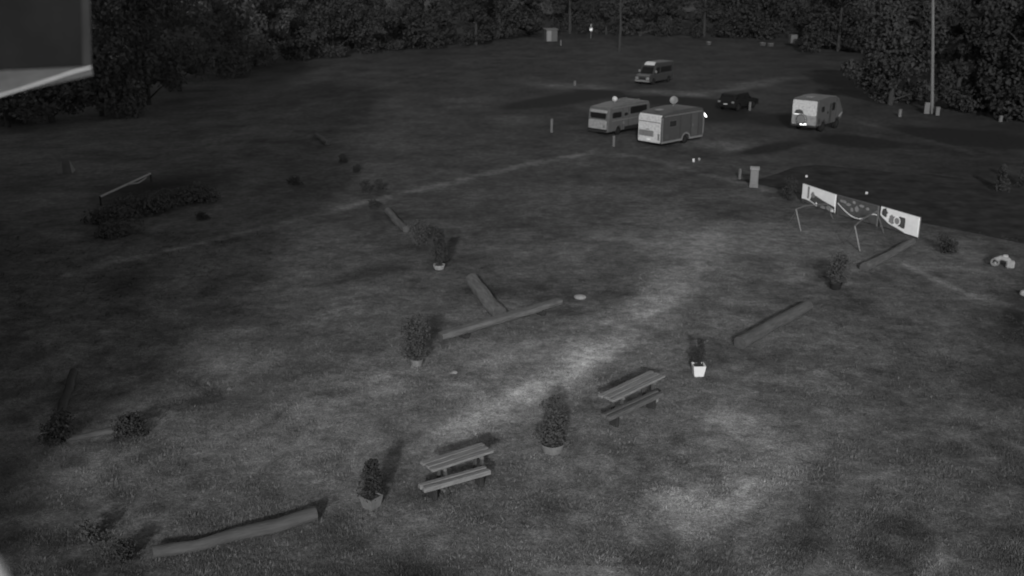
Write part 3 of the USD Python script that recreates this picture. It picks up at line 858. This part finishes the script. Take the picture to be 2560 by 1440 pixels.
def side_pane(t, name, poly, w, mat, s=-1, proud=.006, parent=None):
    """A pane lying on the side wall (s = -1: the near, right-hand side)."""
    m = plate(poly, proud + .03)
    if s > 0:
        m = moved(m, rz=180)
        m.vertices[:, 0] *= 1
    return part(parent or t, name, moved(m, (0, s * (w / 2 - .03), 0)), mat, smooth=False)


def end_pane(t, name, poly, x, mat, proud=.006, parent=None, tilt=0, z0=0):
    """A pane on the end wall that faces -x; polygon is (y, z)."""
    m = plate(poly, proud + .03)
    m = moved(m, rz=-90)     # its face now looks to -x, its x axis runs to -y
    if tilt:
        m = moved(moved(m, (0, 0, -z0)), ry=tilt); m.apply_translation((0, 0, z0))
    return part(parent or t, name, moved(m, (x + .03, 0, 0)), mat, smooth=False)


def reflex(t, name, y, z, x, w, h, rz, mat='reflector', tilt=18, n=2, label=None):
    """Reflecting sheet on an end wall: small facets that look back and up at the lamp, as such sheeting has."""
    ms = []
    for k in range(n):
        m = cbox(.012, w, h / n * .96, .002, (0, 0, 0))
        m = moved(m, (0, 0, -h / n / 2))
        yaw, pitch = rz, tilt
        m = moved(m, ry=pitch)
        m = moved(m, (0, 0, 0), rz=yaw)
        m.apply_translation((x - .02, y, z + h / n * (k - (n - 1) / 2)))
        ms.append(m)
    return part(t, name, ms, M[mat], label, smooth=False)


def facing(az):
    """How far a -x end wall of a vehicle at this heading has to turn to look back at the lamp and the camera."""
    look = math.degrees(math.atan2(-math.cos(SUN_AZ * .75), -math.sin(SUN_AZ * .75)))
    return (look - (az + 180) + 180) % 360 - 180


def place(corner_px, z, az, length, width):
    """Centre of a vehicle whose near right bottom corner is seen at the pixel; its -x end and its -y side face us."""
    c = G(*corner_px, z)
    a = math.radians(az)
    ux, uy = np.array([math.cos(a), math.sin(a), 0]), np.array([-math.sin(a), math.cos(a), 0])
    q = c + ux * length / 2 + uy * width / 2
    return (q[0], q[1], 0)


# --- caravan
az, L, W = 43, 4.9, 2.15
h = L / 2
t = thing('caravan', 'white ended caravan with a satellite dish on its roof', 'caravan', place((1652, 361), .28, az, L, W), az)
prof = [(-h + .04, .3), (-h, .5), (-h, 1.5), (-h + .05, 2.15), (-h + .2, 2.34), (-.9, 2.5), (.5, 2.54), (1.6, 2.5), (h - .25, 2.36), (h - .02, 2.1), (h, 1.4), (h - .05, .55), (h - .3, .32)]
man = cut_wheels(body_hull(prof, W), [.35], .4, W, .32)
part(t, 'body', tm(man), M['hammered_side_shade'], smooth=30)
wheel(t, .35, -W / 2 + .15, .31)
wheel(t, .35, W / 2 - .15, .31)
yy = W / 2 - .07
e = end_pane(t, 'end_panel', rrect(-yy, .33, yy, 2.16, .1), -h, M['white_paint'], .012)
end_pane(t, 'upper_strip', rrect(-yy + .03, 1.72, yy - .03, 1.78, .02), -h, M['mid_plastic'], .018, e)
end_pane(t, 'lower_hatch', rrect(-yy + .05, .72, .38, 1.14, .04), -h, M['mid_plastic'], .018, e)
end_pane(t, 'tail_light', rrect(yy - .24, .5, yy - .08, .98, .03), -h, M['mid_plastic'], .022, e)
end_pane(t, 'grab_handle', rrect(-.3, 1.2, .0, 1.26, .02), -h, M['trim'], .03, e)
part(t, 'cornice', hull([(x, y, z) for x, z in ((-h + .03, 2.12), (-h + .2, 2.33), (-h - .012, 2.1)) for y in (-yy, yy)]), M['white_paint'], smooth=False)
reflex(t, 'number_plate', -.02, .52, -h - .02, .34, .09, facing(az) * .5, 'white_pot', 4, 1)
arch = Point(.35, .32).buffer(.52, quad_segs=10)
skirt = sbox(-h + .05, .3, h - .16, .43).union(arch.intersection(sbox(-h, .3, h, 3))).difference(Point(.35, .32).buffer(.41, quad_segs=10))
side_pane(t, 'bottom_trim', skirt, W, M['trim'], -1, .014)
side_pane(t, 'corner_trim', Polygon([(h - .16, .45), (h - .07, .55), (h - .04, 1.4), (h - .08, 2.05), (h - .2, 2.05), (h - .14, 1.4), (h - .17, .6)]), W, M['trim'], -1, .012)
side_pane(t, 'corner_trim', sbox(-h + .08, .45, -h + .15, 2.1), W, M['trim'], -1, .012)
wn = side_pane(t, 'window', rrect(-1.6, 1.35, -.75, 1.85, .08), W, M['grey_and_side_shade'], -1, .01)
side_pane(t, 'pane', rrect(-1.54, 1.41, -.81, 1.79, .06), W, M['black'], -1, .014, wn)
dr = side_pane(t, 'door', rrect(1.0, .5, 1.62, 2.1, .06), W, M['grey_and_side_shade'], -1, .01)
side_pane(t, 'handle', rrect(1.06, 1.2, 1.1, 1.36, .01), W, M['trim'], -1, .03, dr)
for x in (-.35, .85, 1.75):
    side_pane(t, 'wall_seam', sbox(x - .012, .46, x + .012, 2.2), W, M['black'], -1, .004)
side_pane(t, 'awning_rail', sbox(-h + .3, 2.16, h - .35, 2.21), W, M['trim'], -1, .03)
side_pane(t, 'service_flap', rrect(-2.0, .6, -1.6, .9, .03), W, M['grey_and_side_shade'], -1, .01)
part(t, 'roof_hatch', cbox(.5, .45, .09, .02, (-1.35, .1, 2.43)), M['trim'])
part(t, 'tow_bar', [rod((h - .1, s * .45, .4), (h + .95, 0, .42), .035) for s in (-1, 1)], M['black'])
d = part(t, 'satellite_dish', moved(lathe([(0, 0), (.15, .015), (.28, .06), (.29, .065), (.27, .075), (.14, .03), (0, .014)], 24), (.35, .15, 2.98), rx=68, rz=-az - 18), M['trim'])
part(d, 'mast', rod((.35, .2, 2.5), (.35, .17, 2.95), .03), M['mid_plastic'])
lamp = part(t, 'awning_lamp', moved(cbox(.46, .1, .12, .04), (0, 0, -.06), ry=40), M['lamp'], 'lit white lamp at the far end')
UsdGeom.Xformable(lamp).AddTranslateOp().Set(Gf.Vec3d(h + .16, -W / 2 + .12, 1.83))
part(t, 'lamp_bracket', rod((h - .1, -W / 2 + .12, 1.95), (h + .2, -W / 2 + .12, 1.9), .02), M['black'])

# --- motorhome beside it
az, L, W = 47, 5.3, 1.95
h = L / 2
t = thing('camper_van', 'boxy camper van with dark windows and a round white roof dome, left of the caravan', 'camper van', place((1519, 334), .25, az, L, W), az)
prof = [(-h + .08, .28), (-h, .45), (-h + .02, 1.0), (-h + .08, 1.55), (-h + .14, 1.92), (-h + .3, 2.1), (-.5, 2.24), (1.6, 2.26), (h - .15, 2.16), (h, 1.9), (h, .6), (h - .15, .3)]
man = cut_wheels(body_hull(prof, W, .12), [-h + 1.35, h - .95], .38, W, .31)
part(t, 'body', tm(man), M['beige_and_side_shade'], smooth=30)
for x in (-h + 1.35, h - .95):
    for s in (-1, 1):
        wheel(t, x, s * (W / 2 - .13), .31)
e = end_pane(t, 'end_panel', rrect(-.84, .52, .84, 1.18, .1), -h + .01, M['cream_paint'], .025)
end_pane(t, 'bumper', rrect(-.86, .36, .86, .52, .05), -h, M['black'], .07)
end_pane(t, 'upper_panel', rrect(-.82, 1.72, .82, 1.92, .08), -h + .12, M['cream_paint'], .03)
w = end_pane(t, 'window', rrect(-.74, 1.2, .74, 1.7, .1), -h + .09, M['black'], .03, tilt=0)
end_pane(t, 'pane', rrect(-.69, 1.25, .69, 1.65, .08), -h + .085, M['glass'], .034, w)
end_pane(t, 'tail_light', rrect(.5, .62, .74, .85, .04), -h, M['mid_plastic'], .03)
for x0, x1, z0, z1 in ((-2.1, -1.0, 1.3, 1.72), (-.65, -.2, 1.36, 1.58), (.1, 2.2, 1.42, 1.95)):
    w = side_pane(t, 'window', rrect(x0, z0, x1, z1, .1), W, M['black'], -1, .01)
    side_pane(t, 'pane', rrect(x0 + .05, z0 + .04, x1 - .05, z1 - .04, .07), W, M['glass'], -1, .014, w)
for x in (-.85, -.1):
    side_pane(t, 'door_seam', sbox(x - .012, .4, x + .012, 1.98), W, M['black'], -1, .005)
side_pane(t, 'side_stripe', sbox(-h + .5, 1.08, h - .3, 1.14), W, M['trim'], -1, .006)
side_pane(t, 'fuel_flap', rrect(-.85, .75, -.6, .95, .04), W, M['mid_plastic'], -1, .01)
side_pane(t, 'rain_gutter', sbox(-h + .5, 2.02, h - .3, 2.06), W, M['trim'], -1, .02)
side_pane(t, 'sill_shade', sbox(-.6, .3, 1.5, .55), W, M['black'], -1, .014)  # black strip standing in for the shade under the body
m = trimesh.creation.icosphere(2, .2)
m.vertices *= [1, 1, 1.05]
dm = part(t, 'roof_dome', moved(m, (-.75, -.1, 2.55)), M['white_paint'], smooth=True)
part(dm, 'foot', rod((-.75, -.1, 2.2), (-.75, -.1, 2.42), .05), M['trim'])
part(t, 'roof_rack', [rod((-.2, s * .6, 2.33), (1.7, s * .6, 2.36), .025) for s in (-1, 1)] + [rod((x, -.65, 2.32), (x, .65, 2.32), .025) for x in (0, .8, 1.6)], M['roof'])

# --- box bodied camper with a spare wheel
az, L, W = 48, 4.3, 2.15
h = L / 2
t = thing('box_camper', 'tall box bodied camper truck with a round spare wheel cover on its pale rear', 'camper van', place((2041, 318), .5, az, L, W), az)
prof = [(-h + .03, .52), (-h, .7), (-h, 2.3), (-h + .12, 2.5), (-.3, 2.62), (.9, 2.56), (1.45, 2.3), (1.6, 1.7), (h, 1.4), (h, .95), (h - .15, .75), (h - .9, .55)]
man = cut_wheels(body_hull(prof, W, .08), [-h + 1.15, h - .8], .47, W, .45)
part(t, 'body', tm(man), M['grey_and_side_shade'], smooth=30)
for x in (-h + 1.15, h - .8):
    for s in (-1, 1):
        wheel(t, x, s * (W / 2 - .15), .41, .24)
yy = W / 2 - .08
e = end_pane(t, 'rear_panel', rrect(-yy, 1.3, yy, 2.42, .08), -h, M['white_paint'], .012)
end_pane(t, 'lower_panel', rrect(-yy, .58, yy, 1.29, .08), -h, M['cream_paint'], .012)
end_pane(t, 'rear_window', Polygon([(-.78, 1.42), (-.1, 1.42), (-.16, 1.6), (-.4, 1.68), (-.7, 1.62)]).buffer(.03), -h, M['grey_and_side_shade'], .02, e)
reflex(t, 'step_rail', .36, 1.36, -h - .05, .8, .05, facing(az) * .55, 'reflector_dim', 9, 1)
sp = part(t, 'spare_wheel', moved(lathe([(0, -.1), (.36, -.1), (.42, -.06), (.43, .06), (.4, .1), (.32, .115), (0, .115)], 28), (-h - .12, .15, 1.0), ry=-90), M['rubber'])
part(sp, 'cover', moved(lathe([(0, .135), (.28, .13), (.34, .118), (.35, .1)], 28), (-h - .12, .15, 1.0), ry=-90), M['trim'])
part(sp, 'rim_ring', moved(trimesh.creation.torus(.4, .022, 32, 8), (-h - .2, .15, 1.0), ry=-90), M['white_paint'])
reflex(t, 'number_plate', -.05, .64, -h - .12, .5, .12, facing(az), 'reflector', 9, 1)
part(t, 'bumper', [cbox(.1, W - .1, .12, .02, (-h - .02, 0, .44))], M['dull_paint'])
for x0, x1, z0, z1 in ((-1.5, -1.05, 1.55, 1.95), (.25, .75, 1.5, 2.1), (-.55, -.35, 1.35, 1.5)):
    w = side_pane(t, 'window', rrect(x0, z0, x1, z1, .07), W, M['black'], -1, .01)
    side_pane(t, 'pane', rrect(x0 + .05, z0 + .04, x1 - .05, z1 - .04, .05), W, M['glass'], -1, .014, w)
dr = side_pane(t, 'door', rrect(-.15, .62, .16, 2.1, .05), W, M['dull_paint'], -1, .008)
side_pane(t, 'wall_seam', sbox(.95, .75, .975, 2.4), W, M['black'], -1, .005)
side_pane(t, 'locker_flap', rrect(-2.0, .72, -1.62, 1.1, .04), W, M['dull_paint'], -1, .008)
side_pane(t, 'wing_trim', Polygon([(h - .62, .86), (h - .1, 1.12), (h - .1, 1.24), (h - .66, .98)]), W, M['cream_paint'], -1, .03)
part(t, 'roof_hatch', cbox(.55, .5, .1, .02, (-1.2, .1, 2.53)), M['trim'])

# --- dark car
az, L, W = 48, 4.2, 1.75
h = L / 2
t = thing('dark_car', 'dark estate car parked between the caravan and the box bodied camper', 'car', place((1836, 273), .25, az, L, W), az)
lower = [(-h, .4), (-h, .85), (-h + .15, 1.0), (h - 1.0, .98), (h - .1, .78), (h, .6), (h - .05, .3), (-h + .1, .28)]
upper = [(-h + .1, .95), (-h + .45, 1.42), (-h + .8, 1.48), (.3, 1.48), (h - 1.3, .98)]
man = cut_wheels(body_hull(lower, W, .1) + body_hull(upper, W - .22, .08), [-h + .8, h - .85], .36, W, .31)
part(t, 'body', tm(man), M['dark_paint'], smooth=30)
for x in (-h + .8, h - .85):
    for s in (-1, 1):
        wheel(t, x, s * (W / 2 - .11), .3, .19)
side_pane(t, 'window', Polygon([(-h + .55, 1.03), (-h + .7, 1.38), (-.35, 1.4), (-.35, 1.03)]).buffer(-.02).buffer(.02), W - .2, M['glass'], -1, .012)
side_pane(t, 'window', Polygon([(-.25, 1.03), (-.25, 1.4), (.25, 1.38), (.62, 1.03)]).buffer(-.02).buffer(.02), W - .2, M['glass'], -1, .012)
end_pane(t, 'rear_window', rrect(-.62, 1.08, .62, 1.36, .06), -h + .3, M['glass'], .02, tilt=0)
end_pane(t, 'tail_light', rrect(.55, .72, .8, .88, .03), -h, M['mid_plastic'], .012)
end_pane(t, 'tail_light', rrect(-.8, .72, -.55, .88, .03), -h, M['mid_plastic'], .012)
reflex(t, 'number_plate', .02, .62, -h - .02, .34, .08, facing(az) * .3, 'white_paint', 4, 1)
for s in (-1, 1):
    part(t, 'mirror', cbox(.12, .16, .12, .03, (.45, s * (W / 2 + .05), .98)), M['dark_paint'])

# --- far van, nose towards us
az, L, W = 52, 4.9, 1.8
h = L / 2
t = thing('far_van', 'farthest van, nose towards us, bright edge on its roof', 'van', place((1624, 208), .25, az, L, W), az)
prof_low = [(-h, .4), (-h + .02, .8), (-h + .25, 1.02), (h, 1.1), (h, .45), (h - .1, .3), (-h + .1, .28)]
prof_top = [(-h + .75, 1.0), (-h + 1.25, 1.8), (-h + 1.55, 2.12), (-h + 1.8, 2.2), (h - .1, 2.16), (h, 1.9), (h, 1.0)]
man = cut_wheels(body_hull(prof_low, W, .08) + body_hull(prof_top, W - .06, .1), [-h + .85, h - .95], .38, W, .32)
part(t, 'body', tm(man), M['dull_paint'], smooth=30)
for x in (-h + .85, h - .95):
    for s in (-1, 1):
        wheel(t, x, s * (W / 2 - .12), .32)
sl = math.degrees(math.atan2(.5, .8))
part(t, 'windscreen', hull([(-h + .76 + dx, y, 1.06) for dx in (-.03, .05) for y in (-.7, .7)] + [(-h + 1.2 + dx, y, 1.76) for dx in (-.03, .05) for y in (-.62, .62)]), M['glass'], smooth=False)
part(t, 'bonnet', hull([(-h + .05, y, .82) for y in (-.8, .8)] + [(-h + .26, y, 1.05) for y in (-.78, .78)] + [(-h + .72, y, 1.09) for y in (-.72, .72)] + [(-h + .3, y, .9) for y in (-.8, .8)]), M['beige_and_side_shade'], smooth=False)
part(t, 'roof_spoiler', hull([(-h + 1.3, y, 1.93) for y in (-.6, .6)] + [(-h + 1.55, y, 2.17) for y in (-.55, .55)] + [(-h + 1.85, y, 2.24) for y in (-.5, .5)] + [(-h + 1.7, y, 2.1) for y in (-.5, .5)]), M['white_paint'], smooth=False)
end_pane(t, 'bumper', rrect(-.86, .34, .86, .52, .05), -h, M['trim'], .06)
end_pane(t, 'grille', rrect(-.4, .55, .4, .74, .03), -h, M['black'], .012)
for y in (-.64, .64):
    end_pane(t, 'headlight', rrect(y - .17, .58, y + .17, .8, .05), -h, M['reflector_dim'], .03)
side_pane(t, 'window', Polygon([(-h + 1.05, 1.12), (-h + 1.4, 1.72), (-h + 2.0, 1.75), (-h + 2.0, 1.12)]), W - .06, M['glass'], -1, .012)
side_pane(t, 'window', rrect(-h + 2.2, 1.15, h - .5, 1.72, .06), W - .06, M['glass'], -1, .012)
for s in (-1, 1):
    part(t, 'mirror', cbox(.12, .2, .26, .03, (-h + 1.05, s * (W / 2 + .1), 1.2)), M['trim'])

# ------------------------------------------------------------------ cabinet, posts, pole, hut
t = thing('power_cabinet', 'pale upright power cabinet with a sloping cap by the lane', 'cabinet', G(1884, 468), -14)
part(t, 'plinth', cbox(.5, .3, .2, .01), M['concrete'])
part(t, 'cabinet_body', cbox(.46, .27, .85, .012, (0, 0, .2)), M['trim'])
part(t, 'door', cbox(.38, .02, .74, .006, (0, -.142, .26)), M['trim'])
part(t, 'cap', hull([(x, y, z) for x in (-.27, .27) for y, z in ((-.19, 1.07), (-.19, 1.13), (.19, 1.07), (.1, 1.22))]), M['cream_paint'], smooth=False)

POSTS = 'marker posts along the camp lanes'


def post(label, px, py, h, r, mat, head=None, head_h=.12):
    t = thing('marker_post', label, 'post', G(px, py), 0, POSTS)
    part(t, 'shaft', lathe([(0, -.05), (r, -.05), (r, h - .02), (r * .7, h), (0, h)], 12), mat)
    if head:
        m = cbox(.14, .012, head_h, .004)
        part(t, 'reflector', moved(moved(m, (0, 0, -head_h / 2), rx=-9), (0, -r - .03, h - head_h * .6), rz=-10), M[head])
    return t


post('grey marker post just left of the power cabinet', 1849, 447, .62, .09, M['post'])
post('grey marker post left of the camper van', 1379, 331, 1.05, .11, M['post'])
post('grey marker post in front of the camper van', 1534, 366, .75, .1, M['post'])
post('short post with a bright reflector below the caravan', 1733, 407, .3, .05, M['board_frame'], 'white_paint', .2)
post('shortest reflector post to the right of the one below the caravan', 1747, 402, .22, .05, M['board_frame'], 'trim', .14)
post('small reflector post across the lane behind the first painted board', 2015, 445, .2, .05, M['board_frame'], 'white_paint', .12)
post('small reflector post across the lane behind the middle painted board', 2165, 487, .2, .05, M['board_frame'], 'white_paint', .12)
post('pale post right of the box bodied camper truck', 2249, 292, .65, .14, M['post'])
post('pale post at the rear right of the dark car', 1874, 276, .75, .11, M['post'])
post('dim post between the far van and the camper van', 1437, 214, .5, .13, M['post'])
post('faint post at the far right beyond the lane', 2501, 304, .5, .15, M['post'])
post('thin far post right of the pale hut', 1402, 114, .8, .1, M['post'])
pl = thing('tall_pole', 'tall bare pole rising out of the picture at the upper right', 'pole', G(2331, 284), 0)
b0 = G(2331, 284)
tp_ = at_depth(2333, -120, b0[1] + .3) - b0
part(pl, 'shaft', tube_along([(0, 0, -.2), tp_ * .5, tp_], [.14, .125, .11], 12), M['pole'])
for k in range(5):
    q = tp_ * (.25 + .14 * k)
    part(pl, 'climbing_peg', rod(q - [.2, 0, 0], q + [.2, 0, 0], .012), M['board_frame'])
for px, py, w, hh, lab in ((2316, 284, .42, .95, 'grey box on the left of the foot of the tall pole'), (2343, 288, .3, .7, 'narrower grey box on the right of the foot of the tall pole')):
    t = thing('meter_box', lab, 'box', G(px, py), -12)
    part(t, 'box_body', cbox(w, .25, hh - .06, .012), M['board_frame'])
    part(t, 'lid', cbox(w + .05, .3, .06, .012, (0, 0, hh - .06)), M['board_frame'])
t = thing('far_hut', 'small pale hut at the foot of the far forest', 'hut', G(1377, 103), 12)
part(t, 'wall', cbox(1.75, 1.4, 1.75, .02), M['grey_and_side_shade'])
part(t, 'door', cbox(.7, .04, 1.6, .01, (-.45, -.715, .05)), M['trim'])
part(t, 'roof', hull([(x, y, z) for x in (-1, 1) for y, z in ((-.85, 1.75), (-.85, 1.82), (.85, 1.75), (.85, 1.95))]), M['board_frame'], smooth=False)
t = thing('reflector_sign', 'thin sign post with a bright reflector before the far forest', 'sign', G(1477, 96), 0)
part(t, 'shaft', rod((0, 0, -.1), (0, 0, 2.1), .05), M['board_frame'])
part(t, 'plate', cbox(.22, .03, .5, .01, (0, -.05, 1.75)), M['trim'])
part(t, 'reflector', moved(cbox(.42, .02, .42, .004), (0, -.08, 1.2), rx=-9, rz=-10), M['white_pot'])
for px, py, w, lab in ((1906, 114, .7, 'small pale crate at the forest edge, left of its twin'), (1926, 116, .7, 'small pale crate at the forest edge, right of its twin'), (1771, 112, .55, 'tiny pale crate alone at the forest edge')):
    t = thing('far_crate', lab, 'crate', G(px, py), 20)
    part(t, 'crate_body', cbox(w, .5, .4, .02), M['grey_and_side_shade'])
    part(t, 'lid', cbox(w + .06, .56, .06, .01, (0, 0, .4)), M['trim'])
t = thing('far_trailer', 'long low pale trailer in front of the dark forest at the upper right', 'trailer', G(2008, 116), 2)
part(t, 'bed', cbox(4.2, 1.4, .6, .04, (.3, 0, .45)), M['dull_paint'])
part(t, 'cabin', cbox(1.0, 1.3, 1.2, .05, (-1.6, 0, .5)), M['beige_and_side_shade'])
for x in (-.3, 1.4):
    wheel(t, x, -.62, .3); wheel(t, x, .62, .3)
t = thing('tent', 'small pale pointed tent standing before the trees at the left edge', 'tent', G(170, 430), 10)
part(t, 'canvas', hull([(-.55, -.5, 0), (.35, -.5, 0), (-.55, .5, 0), (.35, .5, 0), (-.3, 0, .85), (.15, 0, .8)]), M['beige_and_side_shade'], smooth=False)
part(t, 'flap', hull([(-.56, -.52, .01), (-.2, -.53, .01), (-.28, -.06, .8), (-.5, -.46, .02)]), M['trim'], smooth=False)

# ------------------------------------------------------------------ close to the camera
yd = 2.4


def P(px, py, dy=0.0):
    return at_depth(px, py, yd + dy)


hb = thing('wall_housing', 'dark boxy housing with a pale lower ledge jutting in at the upper left', 'housing', (0, 0, 0))
part(hb, 'panel', hull([P(*q, d) for q in ((-500, -400), (213, -400), (226, 164), (-500, 196)) for d in (.0, .06)]), M['housing'], smooth=False)
part(hb, 'edge_strip', hull([P(*q, d) for q in ((196, -400), (216, -400), (229, 166), (207, 166)) for d in (-.006, .05)]), M['housing_edge'], smooth=False)
top = [(-500, 200), (0, 182), (120, 176), (228, 166)]
low = [(-500, 352), (0, 239), (120, 204), (200, 178), (229, 168)]
v = [P(*q) for q in top] + [P(*q, -.07 * max(0, (229 - q[0])) / 229 - .004) for q in low]
part(hb, 'ledge', hull([p for p in v] + [p + np.array([0, .004, -.02]) for p in v[:4]]), M['ledge'], smooth=False)
part(hb, 'rim', tube_along([P(*q, -.07 * max(0, (229 - q[0])) / 229 - .006) for q in ((-300, 306), (-120, 268), (0, 239), (60, 221), (120, 201), (180, 181), (228, 168))], .0028, 8), M['rail'], smooth=True)
hr = part(None, 'hand_rail', tube_along([at_depth(-80, 1300, 1.25), at_depth(-38, 1382, 1.2), at_depth(-8, 1432, 1.17), at_depth(45, 1530, 1.1)], .0115, 16), M['rail'], smooth=True)
tag(hr, 'pale rail cutting across the bottom left corner', 'rail')
